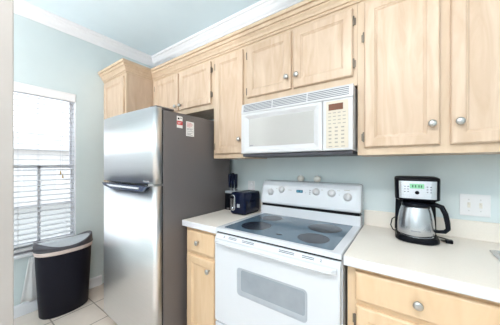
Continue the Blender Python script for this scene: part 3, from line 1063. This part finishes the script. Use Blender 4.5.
# its cord: loop at the left, plug at the right
z = 0.918
b = B()
b.tube([(0.968, -0.052, 1.00), (0.948, -0.055, 1.005), (0.925, -0.062, 0.985), (0.918, -0.075, 0.950), (0.930, -0.08, 0.925), (0.945, -0.075, z), (0.96, -0.045, z)], 0.003, 6)
b.build('power_cord', M['black'], t)
b = B()
b.tube([(1.10, -0.055, z), (1.150, -0.085, z), (1.188, -0.115, z), (1.192, -0.140, z + 0.004), (1.182, -0.155, z + 0.006)], 0.0032, 6)
pc = b.build('power_cord', M['black'], t)
b = B()
b.box(1.160, 1.190, -0.180, -0.150, 0.9145, 0.932, 0.004)
pg = b.build('plug', M['black'], pc)
b = B()
for xx in (1.142, 1.142):
    b.box(xx, xx + 0.020, -0.172, -0.170, 0.920, 0.927)
b.box(1.142, 1.162, -0.160, -0.158, 0.920, 0.927)
b.build('prong', M['nickel'], pg)
for o in (t.children):
    if o.name.startswith('power_cord'):
        # built in world space: undo the small turn of the coffee maker
        o.matrix_basis = Matrix.Rotation(-0.04, 4, 'Z')

# ------------------------------------------------------------------ wall plates
t = thing('switch_plate', 'white double toggle switch plate on the wall right of the coffee maker', 'light switch', (1.299, 0, 1.098))
b = B()
b.box(1.239, 1.359, -0.006, -0.0005, 1.040, 1.157, 0.002)
pt = b.build('plate', M['plate'], t)
for x in (1.276, 1.322):
    b = B()
    b.box(x - 0.006, x + 0.006, -0.008, -0.006, 1.084, 1.112)
    b.box(x - 0.004, x + 0.004, -0.018, -0.007, 1.100, 1.110, 0.0015)
    b.build('toggle', M['cream'], pt)
for x in (1.276, 1.322):
    for z in (1.068, 1.128):
        B().lathe([(0.0, 0), (0.0035, 0), (0.003, 0.0015), (0.0, 0.002)], (x, -0.006, z), 'y', 10).build('screw', M['cord'], pt)
t = thing('outlet', 'white wall outlet above the toaster, left of the stove', 'outlet', (-0.17, 0, 1.125))
pt = B().box(-0.208, -0.132, -0.006, -0.0005, 1.068, 1.170, 0.002).build('plate', M['plate'], t)
b = B()
for z in (1.098, 1.140):
    b.lathe([(0.0, 0), (0.015, 0), (0.0145, 0.002), (0.0, 0.002)], (-0.17, -0.006, z), 'y', 16)
b.build('socket', M['trim'], pt)

# ------------------------------------------------------------------ window blind
t = thing('window_blind', 'white two-inch slat window blind with open slats hanging in the left window', 'blind', (-1.79, -1.306, 2.03))
ya, yb = WY0 + 0.012, WY1 - 0.012
b = B()
b.box(-1.775, -1.752, ya - 0.006, yb + 0.006, 1.955, 2.033, 0.003)
b.box(-1.775, -1.748, ya - 0.008, yb + 0.008, 2.022, 2.033, 0.002)
b.build('valance', M['valance'], t)
B().box(-1.822, -1.777, ya, yb, 1.985, 2.028).build('headrail', M['slat'], t)
b = B()
zs = []
z = 1.935
tl_ = math.radians(-5)
while z > 0.60:
    L = []
    for y in (ya, yb):
        pts = []
        for u_, v_ in ((-0.025, 0), (-0.012, 0.0025), (0, 0.0032), (0.012, 0.0025), (0.025, 0), (0.025, -0.003), (0.012, -0.0005), (0, 0.0002), (-0.012, -0.0005), (-0.025, -0.003)):
            pts.append((-1.79 + u_ * math.cos(tl_) - v_ * math.sin(tl_), y, z + u_ * math.sin(tl_) + v_ * math.cos(tl_)))
        L.append(pts)
    b.loft(L)
    zs.append(z)
    z -= 0.0475
b.build('slats', M['slat'], t)
B().box(-1.815, -1.765, ya, yb, 0.553, 0.578, 0.003).build('bottom_rail', M['slat'], t)
b = B()
for y in (-1.60, -1.26, -1.132, -0.926):
    for x in (-1.8165, -1.7635):
        b.tube([(x, y, 1.99), (x, y, 0.57)], 0.0011, 5)
b.build('ladder_strings', M['cord'], t)
b = B()
b.tube([(-1.752, -0.978, 1.96), (-1.750, -0.978, 1.26)], 0.0014, 5)
b.tube([(-1.752, -0.962, 1.96), (-1.750, -0.962, 1.225)], 0.0014, 5)
pc = b.build('pull_cord', M['cord'], t)
for y, z in ((-0.978, 1.225), (-0.962, 1.19)):
    B().lathe([(0.0, 0.036), (0.003, 0.034), (0.005, 0.018), (0.0075, 0.004), (0.006, 0.0), (0.0, 0.0)], (-1.750, y, z), n=12).build('tassel', M['tassel'], pc)

# ------------------------------------------------------------------ trash bin
cx, cy = -1.575, -0.992
t = thing('trash_bin', 'tall charcoal oval trash bin with grey swing lid under the window', 'trash bin', (cx, cy, 0))


def sup(ax, ay, z, n=40, e=2.25, zf=None):
    L = []
    for k in range(n):
        a = 2 * PI * k / n
        c, s_ = math.cos(a), math.sin(a)
        x = ax * math.copysign(abs(c) ** (2 / e), c)
        y = ay * math.copysign(abs(s_) ** (2 / e), s_)
        L.append((cx + x, cy + y, z if zf is None else zf(y)))
    return L


b = B()
b.loft([sup(0.110, 0.170, 0.001), sup(0.116, 0.176, 0.008), sup(0.124, 0.190, 0.25), sup(0.133, 0.203, 0.548)], smooth=True, cap1=False)
b.build('bin_body', M['bin'], t)
b = B()
b.loft([sup(0.134, 0.204, 0.542), sup(0.139, 0.209, 0.545), sup(0.141, 0.211, 0.578), sup(0.135, 0.205, 0.580)], smooth=True, cap0=False, cap1=False)
b.build('rim', M['liner'], t)['label'] = 'pale pinkish rim band'


def ztop(y):
    return 0.602 + 0.064 * (y / 0.21) ** 2


b = B()
b.loft([sup(0.135, 0.205, 0.576), sup(0.144, 0.214, 0.578), sup(0.146, 0.216, 0.590), sup(0.140, 0.210, 0.595),
        sup(0.142, 0.212, 0.597), sup(0.139, 0.209, 0, zf=lambda y: ztop(y) - 0.006), sup(0.134, 0.204, 0, zf=ztop), sup(0.119, 0.189, 0, zf=lambda y: ztop(y) - 0.002),
        sup(0.118, 0.188, 0, zf=lambda y: ztop(y) - 0.016)], smooth=True, cap0=False, cap1=False)
lid = b.build('lid', M['bin_lid'], t)
b = B()
b.loft([sup(0.117 * q, 0.187 * q, 0, zf=(lambda y, q=q: ztop(y) - 0.010 + 0.050 * (1 - q * q))) for q in (1, 0.85, 0.6, 0.3, 0.02)], smooth=True, cap0=False)
b.build('swing_flap', M['bin_flap'], lid)['label'] = 'grey swing flap, window reflection in its colour'
# white plastic bag caught between bin and wall
b = B()
L = []
for k in range(9):
    q = k / 8
    z = 0.50 - 0.385 * q
    y0 = -1.205 - 0.055 * q
    y1 = -1.165 + 0.08 * q
    x = -1.712 - 0.012 * q
    row = []
    for j in range(9):
        s_ = j / 8
        row.append((x + 0.006 * math.sin(j * 1.9 + q * 2) * (0.3 + q), y0 + (y1 - y0) * s_, z + 0.01 * math.sin(j * 1.3) * q))
    row += [(p[0] - 0.004, p[1], p[2]) for p in row[::-1]]
    L.append(row)
b.loft(L, smooth=True)
o = b.build('plastic_bag', M['bag'])
tag(o, 'white plastic bag hanging down between the trash bin and the wall', 'bag')
